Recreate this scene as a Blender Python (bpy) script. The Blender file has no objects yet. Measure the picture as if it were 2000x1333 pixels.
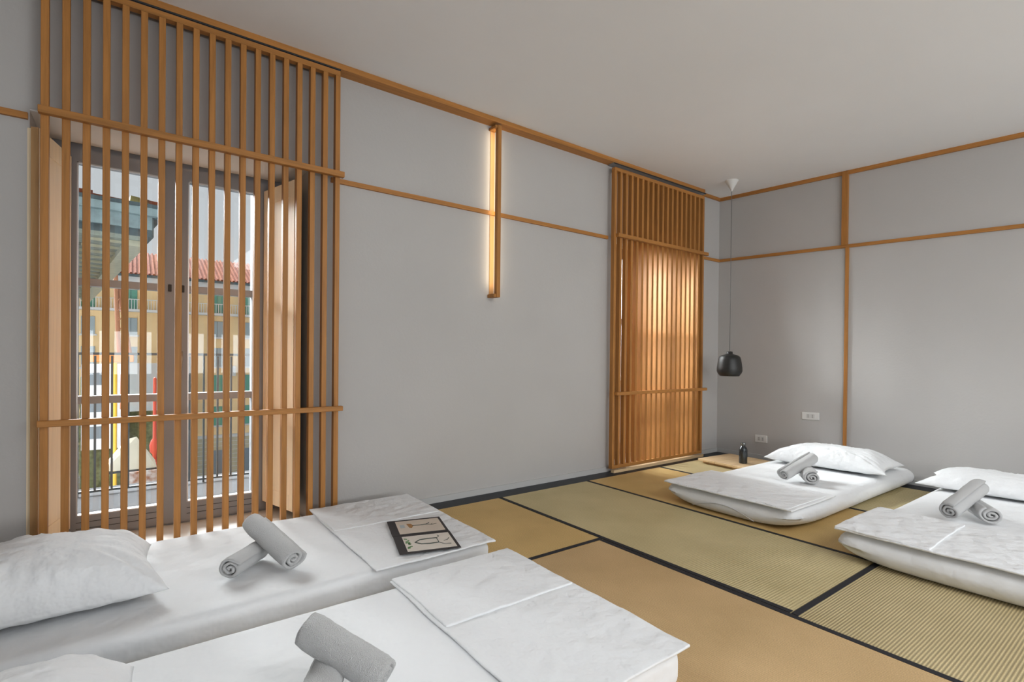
import bpy, bmesh, math, random
from mathutils import Vector, Matrix, noise
random.seed(7)
SC = bpy.context.scene
COL = SC.collection
R = math.radians

# ------------------------------------------------------------------ camera
YAW, PIT, ROL, FPX, CYP = R(53.43), R(-0.39), R(0.55), 1004.0, 702.8
fw = Vector((math.cos(YAW)*math.cos(PIT), math.sin(YAW)*math.cos(PIT), math.sin(PIT)))
rt = Vector((math.sin(YAW), -math.cos(YAW), 0)); up = rt.cross(fw)
rt2 = rt*math.cos(ROL) + up*math.sin(ROL)
up2 = -rt*math.sin(ROL) + up*math.cos(ROL)
cd = bpy.data.cameras.new('camera'); cam = bpy.data.objects.new('camera', cd); COL.objects.link(cam)
m = Matrix((rt2, up2, -fw)).transposed().to_4x4(); m.translation = Vector((0, 0, 1.0))
cam.matrix_world = m
cd.sensor_width = 36; cd.lens = FPX/2000*36; cd.shift_y = (CYP-666.5)/2000
cd.clip_start = 0.02; cd.clip_end = 500
SC.camera = cam
# ------------------------------------------------------------------ world, sun, added fill lights, exposure
W = bpy.data.worlds.new('overcast_sky'); SC.world = W; W.use_nodes = True
bg = W.node_tree.nodes['Background']; bg.inputs[0].default_value = (0.93, 0.96, 1.0, 1); bg.inputs[1].default_value = 0.66
def light(name, kind, loc, rot, energy, color=(1, 1, 1), **kw):
    l = bpy.data.lights.new(name, kind); l.energy = energy; l.color = color
    for k, v in kw.items(): setattr(l, k, v)
    o = bpy.data.objects.new(name, l); o.location = loc; o.rotation_euler = rot; COL.objects.link(o); return o
sd = Vector((0.40, -1.0, -0.80)).normalized()
light('bright_cloud_sun', 'SUN', (0, 8, 8), sd.to_track_quat('-Z', 'Y').to_euler(), 34.0, (0.97, 0.985, 1.0), angle=R(50))
def aimed(name, loc, d, energy, sx, sy):
    return light(name, 'AREA', loc, Vector(d).to_track_quat('-Z', 'Y').to_euler(), energy, (0.945, 0.975, 1.0), shape='RECTANGLE', size=sx, size_y=sy)
aimed('fill_rear', (0.9, -2.9, 1.0), (0.10, 1, 0.72), 92, 5.0, 0.8)  # added fill from behind the camera, lifts the ceiling and walls
aimed('fill_rear_right', (3.2, -3.2, 1.6), (0, 1, 0.25), 38, 3.0, 1.0)  # second unseen fill at the back, added to even out the room
aimed('fill_overhead', (2.2, -0.8, 2.48), (0.3, 0.4, -1), 50, 2.0, 1.4)  # added downward fill out of view, brightens the bedding
aimed('fill_outside_right_window', (3.1, 4.8, 2.5), (0.55, -1, -0.45), 700, 1.4, 1.4)  # area lamp added outside to light the slat sides and the corner
aimed('fill_above_right_window', (4.1, 4.8, 3.4), (-0.15, -1, -0.95), 520, 1.4, 1.2)  # added lamp standing in for daylight on the mattress foot and floor
SC.view_settings.view_transform = 'Standard'; SC.view_settings.look = 'None'
SC.view_settings.gamma = 1.0; SC.view_settings.exposure = 0.0; SC.view_settings.use_curve_mapping = False

# ------------------------------------------------------------------ materials
MATS = {}
def mat(name, col, rough=0.6, metal=0.0, spec=0.5, var=0.0, scale=8.0, bump=0.0, bscale=200.0, stretch=None, emit=None, estr=0.0, col2=None, sheen=0.0):
    M = bpy.data.materials.new(name); M.use_nodes = True; nt = M.node_tree; N = nt.nodes; L = nt.links
    b = N['Principled BSDF']; b.inputs['Roughness'].default_value = rough; b.inputs['Metallic'].default_value = metal
    b.inputs['Specular IOR Level'].default_value = spec
    if sheen: b.inputs['Sheen Weight'].default_value = sheen
    c = (*col, 1)
    b.inputs['Base Color'].default_value = c
    tc = N.new('ShaderNodeTexCoord'); mp = N.new('ShaderNodeMapping'); L.new(tc.outputs['Object'], mp.inputs[0])
    if stretch: mp.inputs['Scale'].default_value = stretch
    if var:
        ns = N.new('ShaderNodeTexNoise'); ns.inputs['Scale'].default_value = scale; ns.inputs['Detail'].default_value = 5
        L.new(mp.outputs[0], ns.inputs['Vector'])
        rp = N.new('ShaderNodeValToRGB'); L.new(ns.outputs[0], rp.inputs[0])
        rp.color_ramp.elements[0].position = 0.3; rp.color_ramp.elements[1].position = 0.7
        c2 = col2 or tuple(min(1, x*(1+var)) for x in col)
        rp.color_ramp.elements[0].color = (*[x*(1-var) for x in col], 1); rp.color_ramp.elements[1].color = (*c2, 1)
        L.new(rp.outputs[0], b.inputs['Base Color'])
    if bump:
        nb = N.new('ShaderNodeTexNoise'); nb.inputs['Scale'].default_value = bscale; nb.inputs['Detail'].default_value = 3
        L.new(mp.outputs[0], nb.inputs['Vector'])
        bp = N.new('ShaderNodeBump'); bp.inputs['Strength'].default_value = bump; bp.inputs['Distance'].default_value = 0.01 if bscale > 50 else 0.035
        L.new(nb.outputs[0], bp.inputs['Height']); L.new(bp.outputs[0], b.inputs['Normal'])
    if emit:
        b.inputs['Emission Color'].default_value = (*emit, 1); b.inputs['Emission Strength'].default_value = estr
    MATS[name] = M; return M
def wood(name, col, axis='z', var=0.22, rough=0.5):
    st = {'z': (30, 30, 1.6), 'x': (1.6, 30, 30), 'y': (30, 1.6, 30)}[axis]
    M = bpy.data.materials.new(name); M.use_nodes = True; nt = M.node_tree; N = nt.nodes; L = nt.links
    b = N['Principled BSDF']; b.inputs['Roughness'].default_value = rough; b.inputs['Specular IOR Level'].default_value = 0.3
    tc = N.new('ShaderNodeTexCoord'); oi = N.new('ShaderNodeObjectInfo'); ad = N.new('ShaderNodeVectorMath'); ad.operation = 'ADD'
    mu = N.new('ShaderNodeVectorMath'); mu.operation = 'SCALE'; mu.inputs['Scale'].default_value = 17.0
    cb = N.new('ShaderNodeCombineXYZ')
    for i in range(3): L.new(oi.outputs['Random'], cb.inputs[i])
    L.new(cb.outputs[0], mu.inputs[0]); L.new(tc.outputs['Object'], ad.inputs[0]); L.new(mu.outputs[0], ad.inputs[1])
    mp = N.new('ShaderNodeMapping'); mp.inputs['Scale'].default_value = st; L.new(ad.outputs[0], mp.inputs[0])
    n1 = N.new('ShaderNodeTexNoise'); n1.inputs['Scale'].default_value = 1.3; n1.inputs['Detail'].default_value = 6; n1.inputs['Distortion'].default_value = 0.8
    n2 = N.new('ShaderNodeTexNoise'); n2.inputs['Scale'].default_value = 6.0; n2.inputs['Detail'].default_value = 4
    L.new(mp.outputs[0], n1.inputs['Vector']); L.new(mp.outputs[0], n2.inputs['Vector'])
    mx = N.new('ShaderNodeMath'); mx.operation = 'MULTIPLY_ADD'; mx.inputs[1].default_value = 0.4
    L.new(n2.outputs[0], mx.inputs[0]); L.new(n1.outputs[0], mx.inputs[2])
    mr = N.new('ShaderNodeMath'); mr.operation = 'MULTIPLY_ADD'; mr.inputs[1].default_value = 0.10
    L.new(oi.outputs['Random'], mr.inputs[0]); L.new(mx.outputs[0], mr.inputs[2])
    rp = N.new('ShaderNodeValToRGB'); L.new(mr.outputs[0], rp.inputs[0])
    rp.color_ramp.elements[0].position = 0.45; rp.color_ramp.elements[1].position = 0.95
    rp.color_ramp.elements[0].color = (*[x*(1-var) for x in col], 1)
    rp.color_ramp.elements[1].color = (*[min(1, x*(1+var)) for x in col], 1)
    L.new(rp.outputs[0], b.inputs['Base Color'])
    bp = N.new('ShaderNodeBump'); bp.inputs['Strength'].default_value = 0.15; bp.inputs['Distance'].default_value = 0.003
    L.new(n2.outputs[0], bp.inputs['Height']); L.new(bp.outputs[0], b.inputs['Normal'])
    MATS[name] = M; return M
OAK = (0.40, 0.175, 0.045)
wz = wood('oak_vertical', OAK, 'z'); wx = wood('oak_along_x', OAK, 'x'); wy = wood('oak_along_y', OAK, 'y')
wsh = wood('shutter_wood', (0.88, 0.72, 0.50), 'z', 0.08)
wshe = wood('shutter_edge_wood', (0.52, 0.30, 0.13), 'z', 0.12)
wboard = wood('pale_board_wood', (0.72, 0.52, 0.30), 'x', 0.12)
m_wall = mat('grey_plaster', (0.49, 0.475, 0.46), 0.9, var=0.03, scale=1.5, bump=0.08, bscale=60, spec=0.2)
m_ceil = mat('ceiling_paint', (0.88, 0.88, 0.885), 0.95, var=0.02, scale=1.0, spec=0.1)
m_soffit = mat('white_reveal_paint', (0.78, 0.77, 0.75), 0.9, spec=0.2)
m_floor = mat('black_edging', (0.018, 0.021, 0.026), 0.55, var=0.2, scale=20)
m_base = mat('baseboard_paint', (0.50, 0.50, 0.49), 0.6)
m_sill = mat('white_stone_sill', (0.80, 0.79, 0.77), 0.5, var=0.04, scale=6)
m_frame = mat('grey_window_paint', (0.235, 0.24, 0.255), 0.45)
m_frame2 = mat('grey_window_paint_light', (0.30, 0.30, 0.31), 0.4)
m_sheet = mat('white_cotton_sheet', (0.80, 0.81, 0.82), 0.85, bump=0.4, bscale=9, spec=0.15, sheen=0.1)
m_sheet2 = mat('white_folded_cotton', (0.80, 0.81, 0.82), 0.85, bump=0.6, bscale=13, spec=0.15, sheen=0.1)
m_pillow = mat('white_pillow_cotton', (0.80, 0.81, 0.82), 0.85, bump=0.6, bscale=12, spec=0.15, sheen=0.1)
m_seam = mat('sheet_seam', (0.55, 0.55, 0.55), 0.9)
m_towel = mat('white_terry', (0.74, 0.74, 0.735), 0.95, bump=0.9, bscale=420, spec=0.05, sheen=0.3)
m_black = mat('matt_black_metal', (0.018, 0.018, 0.017), 0.42)
m_bottle = mat('dark_bottle_metal', (0.06, 0.065, 0.07), 0.22, metal=0.7)
m_bottle_cap = mat('bottle_cap_metal', (0.20, 0.21, 0.21), 0.3, metal=0.8)
m_white = mat('white_plastic', (0.72, 0.72, 0.70), 0.4)
m_white2 = mat('white_plastic_insert', (0.60, 0.60, 0.58), 0.4)
m_dark = mat('dark_hole', (0.03, 0.03, 0.03), 0.7)
m_cord = mat('grey_cord', (0.16, 0.16, 0.155), 0.6)
m_alu = mat('brushed_aluminium', (0.55, 0.55, 0.55), 0.35, metal=0.8)
m_led = mat('warm_led_strip', (1, 0.85, 0.6), 0.5, emit=(1.0, 0.84, 0.60), estr=10)
m_track = mat('track_metal', (0.30, 0.30, 0.30), 0.5)
m_edgecloth = mat('tatami_edge_cloth', (0.012, 0.012, 0.016), 0.8, bump=0.2, bscale=300)
def glass(name):
    M = bpy.data.materials.new(name); M.use_nodes = True; nt = M.node_tree; N = nt.nodes; L = nt.links
    out = N['Material Output']; N.remove(N['Principled BSDF'])
    t = N.new('ShaderNodeBsdfTransparent'); t.inputs[0].default_value = (0.95, 0.97, 0.97, 1)
    g = N.new('ShaderNodeBsdfGlossy'); g.inputs['Roughness'].default_value = 0.02
    f = N.new('ShaderNodeFresnel'); f.inputs[0].default_value = 1.45; mx = N.new('ShaderNodeMixShader')
    L.new(f.outputs[0], mx.inputs[0]); L.new(t.outputs[0], mx.inputs[1]); L.new(g.outputs[0], mx.inputs[2]); L.new(mx.outputs[0], out.inputs[0])
    return M
m_glass = glass('window_glass')
def tatami(name, col, axis, contrast=0.22, pitch=0.016):
    M = bpy.data.materials.new(name); M.use_nodes = True; nt = M.node_tree; N = nt.nodes; L = nt.links
    b = N['Principled BSDF']; b.inputs['Roughness'].default_value = 0.6; b.inputs['Specular IOR Level'].default_value = 0.25
    tc = N.new('ShaderNodeTexCoord'); mp = N.new('ShaderNodeMapping'); L.new(tc.outputs['Object'], mp.inputs[0])
    wv = N.new('ShaderNodeTexWave'); wv.wave_type = 'BANDS'; wv.bands_direction = axis
    wv.inputs['Scale'].default_value = 0.314/pitch; wv.inputs['Distortion'].default_value = 0.25; wv.inputs['Detail'].default_value = 1
    wv.inputs['Detail Scale'].default_value = 0.5
    L.new(mp.outputs[0], wv.inputs['Vector'])
    n1 = N.new('ShaderNodeTexNoise'); n1.inputs['Scale'].default_value = 2.5; n1.inputs['Detail'].default_value = 6; L.new(mp.outputs[0], n1.inputs['Vector'])
    n2 = N.new('ShaderNodeTexNoise'); n2.inputs['Scale'].default_value = 260; n2.inputs['Detail'].default_value = 2; L.new(mp.outputs[0], n2.inputs['Vector'])
    rp = N.new('ShaderNodeValToRGB'); L.new(wv.outputs[0], rp.inputs[0])
    rp.color_ramp.elements[0].color = (*[x*(1-contrast) for x in col], 1); rp.color_ramp.elements[1].color = (*[x*(1+contrast*0.35) for x in col], 1)
    m2 = N.new('ShaderNodeMixRGB'); m2.blend_type = 'MULTIPLY'; m2.inputs[0].default_value = 1
    r2 = N.new('ShaderNodeValToRGB'); L.new(n1.outputs[0], r2.inputs[0]); r2.color_ramp.elements[0].position = .3; r2.color_ramp.elements[1].position = .7
    r2.color_ramp.elements[0].color = (0.88, 0.87, 0.84, 1); r2.color_ramp.elements[1].color = (1.08, 1.08, 1.1, 1)
    m3 = N.new('ShaderNodeMixRGB'); m3.blend_type = 'MULTIPLY'; m3.inputs[0].default_value = 1
    r3 = N.new('ShaderNodeValToRGB'); L.new(n2.outputs[0], r3.inputs[0]); r3.color_ramp.elements[0].position = .35; r3.color_ramp.elements[1].position = .65
    r3.color_ramp.elements[0].color = (0.85, 0.83, 0.8, 1); r3.color_ramp.elements[1].color = (1.08, 1.08, 1.08, 1)
    L.new(rp.outputs[0], m2.inputs[1]); L.new(r2.outputs[0], m2.inputs[2]); L.new(m2.outputs[0], m3.inputs[1]); L.new(r3.outputs[0], m3.inputs[2])
    L.new(m3.outputs[0], b.inputs['Base Color'])
    bp = N.new('ShaderNodeBump'); bp.inputs['Strength'].default_value = 0.35; bp.inputs['Distance'].default_value = 0.003
    L.new(wv.outputs[0], bp.inputs['Height']); L.new(bp.outputs[0], b.inputs['Normal'])
    return M
tat_gold = tatami('tatami_golden', (0.64, 0.44, 0.18), 'X', 0.10, 0.012)
tat_olive = tatami('tatami_olive', (0.58, 0.485, 0.27), 'Y', 0.10, 0.013)
tat_rib = tatami('tatami_ribbed', (0.56, 0.46, 0.26), 'Y', 0.42, 0.0105)
tat_tan = tatami('tatami_tan', (0.60, 0.415, 0.215), 'X', 0.10, 0.010)

# ------------------------------------------------------------------ mesh helpers
def bx(bm, x0, x1, y0, y1, z0, z1, M=None, bev=0.0):
    vs = [Vector((x, y, z)) for x in (x0, x1) for y in (y0, y1) for z in (z0, z1)]
    if M: vs = [M @ v for v in vs]
    v = [bm.verts.new(p) for p in vs]
    fs = [bm.faces.new([v[i] for i in f]) for f in ((0, 1, 3, 2), (4, 6, 7, 5), (0, 4, 5, 1), (2, 3, 7, 6), (0, 2, 6, 4), (1, 5, 7, 3))]
    if bev:
        es = set(e for f in fs for e in f.edges)
        bmesh.ops.bevel(bm, geom=list(es), offset=bev, segments=1, affect='EDGES')
    return v
def prism(bm, pts, z0, z1):
    a = [bm.verts.new((x, y, z0)) for x, y in pts]; b = [bm.verts.new((x, y, z1)) for x, y in pts]
    n = len(pts); bm.faces.new(a[::-1]); bm.faces.new(b)
    for i in range(n): bm.faces.new((a[i], a[(i+1) % n], b[(i+1) % n], b[i]))
def lathe(bm, prof, n=32, c=(0, 0, 0)):
    rings = []
    for r, z in prof:
        rings.append([bm.verts.new((c[0]+max(r, 1e-4)*math.cos(2*math.pi*i/n), c[1]+max(r, 1e-4)*math.sin(2*math.pi*i/n), c[2]+z)) for i in range(n)])
    for a, b in zip(rings, rings[1:]):
        for i in range(n): bm.faces.new((a[i], a[(i+1) % n], b[(i+1) % n], b[i]))
    bm.faces.new(rings[0][::-1]); bm.faces.new(rings[-1])
def tube(bm, pts, r, n=8):
    pts = [Vector(p) for p in pts]; rings = []
    for i, p in enumerate(pts):
        d = (pts[min(i+1, len(pts)-1)] - pts[max(i-1, 0)]).normalized()
        a = d.orthogonal().normalized() if abs(d.z) > .9 else d.cross(Vector((0, 0, 1))).normalized()
        b = d.cross(a)
        rings.append([bm.verts.new(p + a*r*math.cos(2*math.pi*k/n) + b*r*math.sin(2*math.pi*k/n)) for k in range(n)])
    for a, b in zip(rings, rings[1:]):
        for i in range(n): bm.faces.new((a[i], a[(i+1) % n], b[(i+1) % n], b[i]))
    bm.faces.new(rings[0][::-1]); bm.faces.new(rings[-1])
def finish(bm, name, m_, smooth=False):
    bmesh.ops.recalc_face_normals(bm, faces=bm.faces[:])
    me = bpy.data.meshes.new(name); bm.to_mesh(me); bm.free()
    me.materials.append(m_)
    if smooth:
        for p in me.polygons: p.use_smooth = True
    return me
def obj(name, bm, m_, parent=None, smooth=False, loc=None):
    me = finish(bm, name, m_, smooth) if isinstance(bm, bmesh.types.BMesh) else bm
    o = bpy.data.objects.new(name, me); COL.objects.link(o)
    if loc: o.location = loc
    if parent: o.parent = parent
    return o
def box(name, x0, x1, y0, y1, z0, z1, m_, parent=None, bev=0.0, M=None):
    """box whose origin sits at its own centre"""
    c = Vector(((x0+x1)/2, (y0+y1)/2, (z0+z1)/2)); bm = bmesh.new()
    bx(bm, x0-c.x, x1-c.x, y0-c.y, y1-c.y, z0-c.z, z1-c.z, None, bev)
    o = obj(name, bm, m_, parent); o.location = c; return o
def thing(name, label, cat, loc=(0, 0, 0), rotz=0, group=None):
    o = bpy.data.objects.new(name, None); o.empty_display_size = 0.05; COL.objects.link(o)
    o.location = loc; o.rotation_euler = (0, 0, rotz); o['label'] = label; o['category'] = cat
    if group: o['group'] = group
    return o
def tag(o, label, cat, group=None):
    o['label'] = label; o['category'] = cat
    if group: o['group'] = group
    return o
def struct(o): o['kind'] = 'structure'; return o
def keep(o, parent):
    """parent o while it keeps its place in the room"""
    o.parent = parent; o.matrix_parent_inverse = parent.matrix_basis.inverted(); return o

# ------------------------------------------------------------------ the room
YW, XR, XL, YB = 3.14, 5.10, -3.0, -3.4          # window wall, right wall, left wall, back wall
OPEN = [(-0.366, 0.832), (3.44, 4.638)]         # the two window openings
ZO = 2.085                                       # their height
YF = 3.50                                        # window frame plane
def ceil_z(y): return 2.72 + (y-YW)*0.040
bm = bmesh.new(); bx(bm, XL-.2, XR+.2, YB-.2, YW+0.02, -0.15, -0.012); struct(obj('floor', bm, m_floor))
bm = bmesh.new()
v = bx(bm, XL-.2, XR+.2, YB-.2, YW+.62, 2.7, 3.0)
for q in v:
    if q.co.z < 2.9: q.co.z = ceil_z(q.co.y)
struct(obj('ceiling', bm, m_ceil))
# window wall with two openings (thickness reaches the facade)
bm = bmesh.new(); y1 = YW+.60
xs = [XL-.2, OPEN[0][0], OPEN[0][1], OPEN[1][0], OPEN[1][1], XR+.2]
for i in (0, 2, 4): bx(bm, xs[i], xs[i+1], YW, y1, -0.15, 2.75)
for a, b in OPEN: bx(bm, a, b, YW, y1, ZO, 2.75); bx(bm, a, b, YW, y1, -0.15, 0.0)
struct(obj('wall_left', bm, m_wall))
bm = bmesh.new(); bx(bm, XR, XR+.2, YB-.2, YW, -0.15, 2.75); struct(obj('wall_right', bm, m_wall))
bm = bmesh.new(); bx(bm, XL-.2, XL, YB-.2, YW, -0.15, 2.75); struct(obj('wall_side', bm, m_wall))
bm = bmesh.new(); bx(bm, XL, XR, YB-.2, YB, -0.15, 2.75); struct(obj('wall_back', bm, m_wall))
# thin light baseboards
bm = bmesh.new(); bx(bm, XL, OPEN[0][0]-.02, YW-.012, YW, -.012, .03); bx(bm, OPEN[0][1]+.02, OPEN[1][0]-.02, YW-.012, YW, -.012, .03); bx(bm, OPEN[1][1]+.02, XR, YW-.012, YW, -.012, .03)
struct(obj('baseboard_left', bm, m_base))
bm = bmesh.new(); bx(bm, XR-.012, XR, YB, YW-.012, -.012, .03); struct(obj('baseboard_right', bm, m_base))
# wooden trims
trim_n = [0]
def trim(bm, m_):
    trim_n[0] += 1; return struct(obj('trim_%d' % trim_n[0], bm, m_))
bm = bmesh.new(); v = bx(bm, XL, 4.70, 3.055, YW, 2.684, 2.74)
trim(bm, wx)                                                         # ceiling track cover over the window wall
bm = bmesh.new(); bx(bm, 4.70, XR, YW-.02, YW, 2.688, 2.74); trim(bm, wx)
for a, b in ((-.345, .99), (3.35, 4.72)):                            # metal channels the screens hang in
    bm = bmesh.new(); bx(bm, a, b, 3.062, 3.128, 2.676, 2.686); trim(bm, m_track)
    bm = bmesh.new(); bx(bm, a, b, 3.056, 3.0625, 2.676, 2.6835); trim(bm, m_dark)
def yrail(x0, x1, ya, yb, za, zb, h):
    bm = bmesh.new(); v = bx(bm, x0, x1, ya, yb, 0, 1)
    for q in v:
        t = (q.co.y-ya)/(yb-ya); q.co.z = za+(zb-za)*t+(h if q.co.z > .5 else 0)
    return bm
trim(yrail(XR-.02, XR, YB, YW-.02, ceil_z(YB)-.034, ceil_z(YW)-.034, .06), wy)
trim(yrail(XR-.018, XR, YB, YW-.02, 2.033-.0365*(YW-YB), 2.033, .028), wy)
for a, b in ((XL, OPEN[0][0]-.005), (.96, 3.352), (4.70, XR)):        # picture-rail height trim, window wall
    bm = bmesh.new(); bx(bm, a, b, YW-.018, YW, 2.033, 2.061); trim(bm, wx)
bm = bmesh.new(); bx(bm, XR-.032, XR, 1.893, 1.938, 2.012, 2.66); trim(bm, wz)
bm = bmesh.new(); bx(bm, XR-.016, XR, 1.884, 1.910, 0.03, 1.99); trim(bm, wz)
# sills and reveals
for i, (a, b) in enumerate(OPEN):
    bm = bmesh.new(); bx(bm, a, b, YW-.01, YW+.62, 0.0, 0.022); trim(bm, m_sill)
    bm = bmesh.new(); bx(bm, a, b, YW+.002, YF-.02, ZO-.006, ZO+.001); trim(bm, m_soffit)
# ------------------------------------------------------------------ tatami mats
def mat_thing(x0, x1, y0, y1, m_, edges, label):
    t = thing('tatami_mat', label, 'mat', ((x0+x1)/2, (y0+y1)/2, -.012)); e = .026; g = .003
    X0, X1, Y0, Y1 = x0+g, x1-g, y0+g, y1-g
    cx, cy = t.location.x, t.location.y
    bm = bmesh.new(); bx(bm, X0-cx, X1-cx, Y0-cy, Y1-cy, 0, .0115, None, .002); obj('rush_cover', bm, m_, t)
    for s in edges:
        r = {'x0': (X0, X0+e, Y0, Y1), 'x1': (X1-e, X1, Y0, Y1), 'y0': (X0, X1, Y0, Y0+e), 'y1': (X0, X1, Y1-e, Y1)}[s]
        bm = bmesh.new(); bx(bm, r[0]-cx, r[1]-cx, r[2]-cy, r[3]-cy, .0105, .0130); obj('edge_band', bm, m_edgecloth, t)
    return t
mat_thing(.08, 2.085, 1.955, 2.955, tat_gold, ('y0',), 'golden tatami mat along the window wall beside the mattress with the open book')
mat_thing(2.085, 2.975, .96, 2.955, tat_olive, ('x0', 'x1'), 'olive beige tatami mat framed by black lines in the middle of the room')
mat_thing(2.085, 4.085, -.04, .96, tat_rib, ('y1',), 'strongly ribbed tatami mat at the lower right in front of the nearest right mattress')
mat_thing(1.085, 2.085, -.04, 1.955, tat_tan, ('x1',), 'tan tatami mat at the bottom centre, beside the foot of the nearest left mattress')
mat_thing(2.975, 3.875, .96, 2.955, tat_gold, (), 'tatami mat under the foot of the mattress nearest the right window, sunlit by the screen')
mat_thing(3.875, 4.875, .96, 2.955, tat_olive, ('x0',), 'tatami mat by the far corner, under the tray with the dark bottle')
mat_thing(.085, 1.085, -.04, 1.955, tat_tan, ('x0',), 'tatami mat under the nearest left mattress, hidden by bedding')
mat_thing(-1.92, .08, 1.955, 2.955, tat_gold, ('y0',), 'tatami mat under the left pillow beside the window screen, hidden by bedding')
mat_thing(4.085, 4.875, -1.04, .96, tat_olive, ('x0',), 'olive tatami mat beside the right wall under the pillow end of the right-edge mattress')
mat_thing(2.085, 4.085, -1.04, -.04, tat_gold, ('y1',), 'golden tatami mat next to the ribbed mat, cut off below the right edge')

# ------------------------------------------------------------------ sliding slatted screens
def screen(x_first, pitch, n, label, ztop):
    t = thing('slatted_screen', label, 'screen', (x_first+pitch*(n-1)/2, 3.07, .02)); px, py, pz = t.location
    bm = bmesh.new(); z0, z1 = .055, ztop-.03
    bx(bm, -.0137, .0137, -.020, .020, 0, z1-z0, None, .0015); me = finish(bm, 'slat', wz)
    for i in range(n):
        o = obj('slat', me, None, t); o.location = (x_first+i*pitch-px, 0, z0-pz)
    a, b = x_first-.0137, x_first+(n-1)*pitch+.0137
    for nm, za, zb in (('top_rail', ztop-.030, ztop), ('bottom_rail', .027, .055)):
        keep(box(nm, a, b, 3.05, 3.09, za, zb, wx, None, .0015), t)
    for za, zb in ((2.040, 2.072), (.668, .696)):
        keep(box('cross_rail', a+(.022 if x_first > 2 else -.006), b+(.035 if x_first > 2 else .018), 3.018, 3.05, za, zb, wx, None, .002), t)
    return t
screen(-.308, .0712, 19, 'large slatted oak sliding screen in front of the left window, beside the first mattress', 2.668)
screen(3.365, .0726, 19, 'slatted oak sliding screen in front of the right window near the corner', 2.645)
bm = bmesh.new(); bx(bm, 3.38, 4.72, 3.052, 3.088, -.012, .012); trim(bm, wboard)
bm = bmesh.new(); bx(bm, -.35, 1.0, 3.052, 3.088, -.012, .012); trim(bm, wboard)

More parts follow.
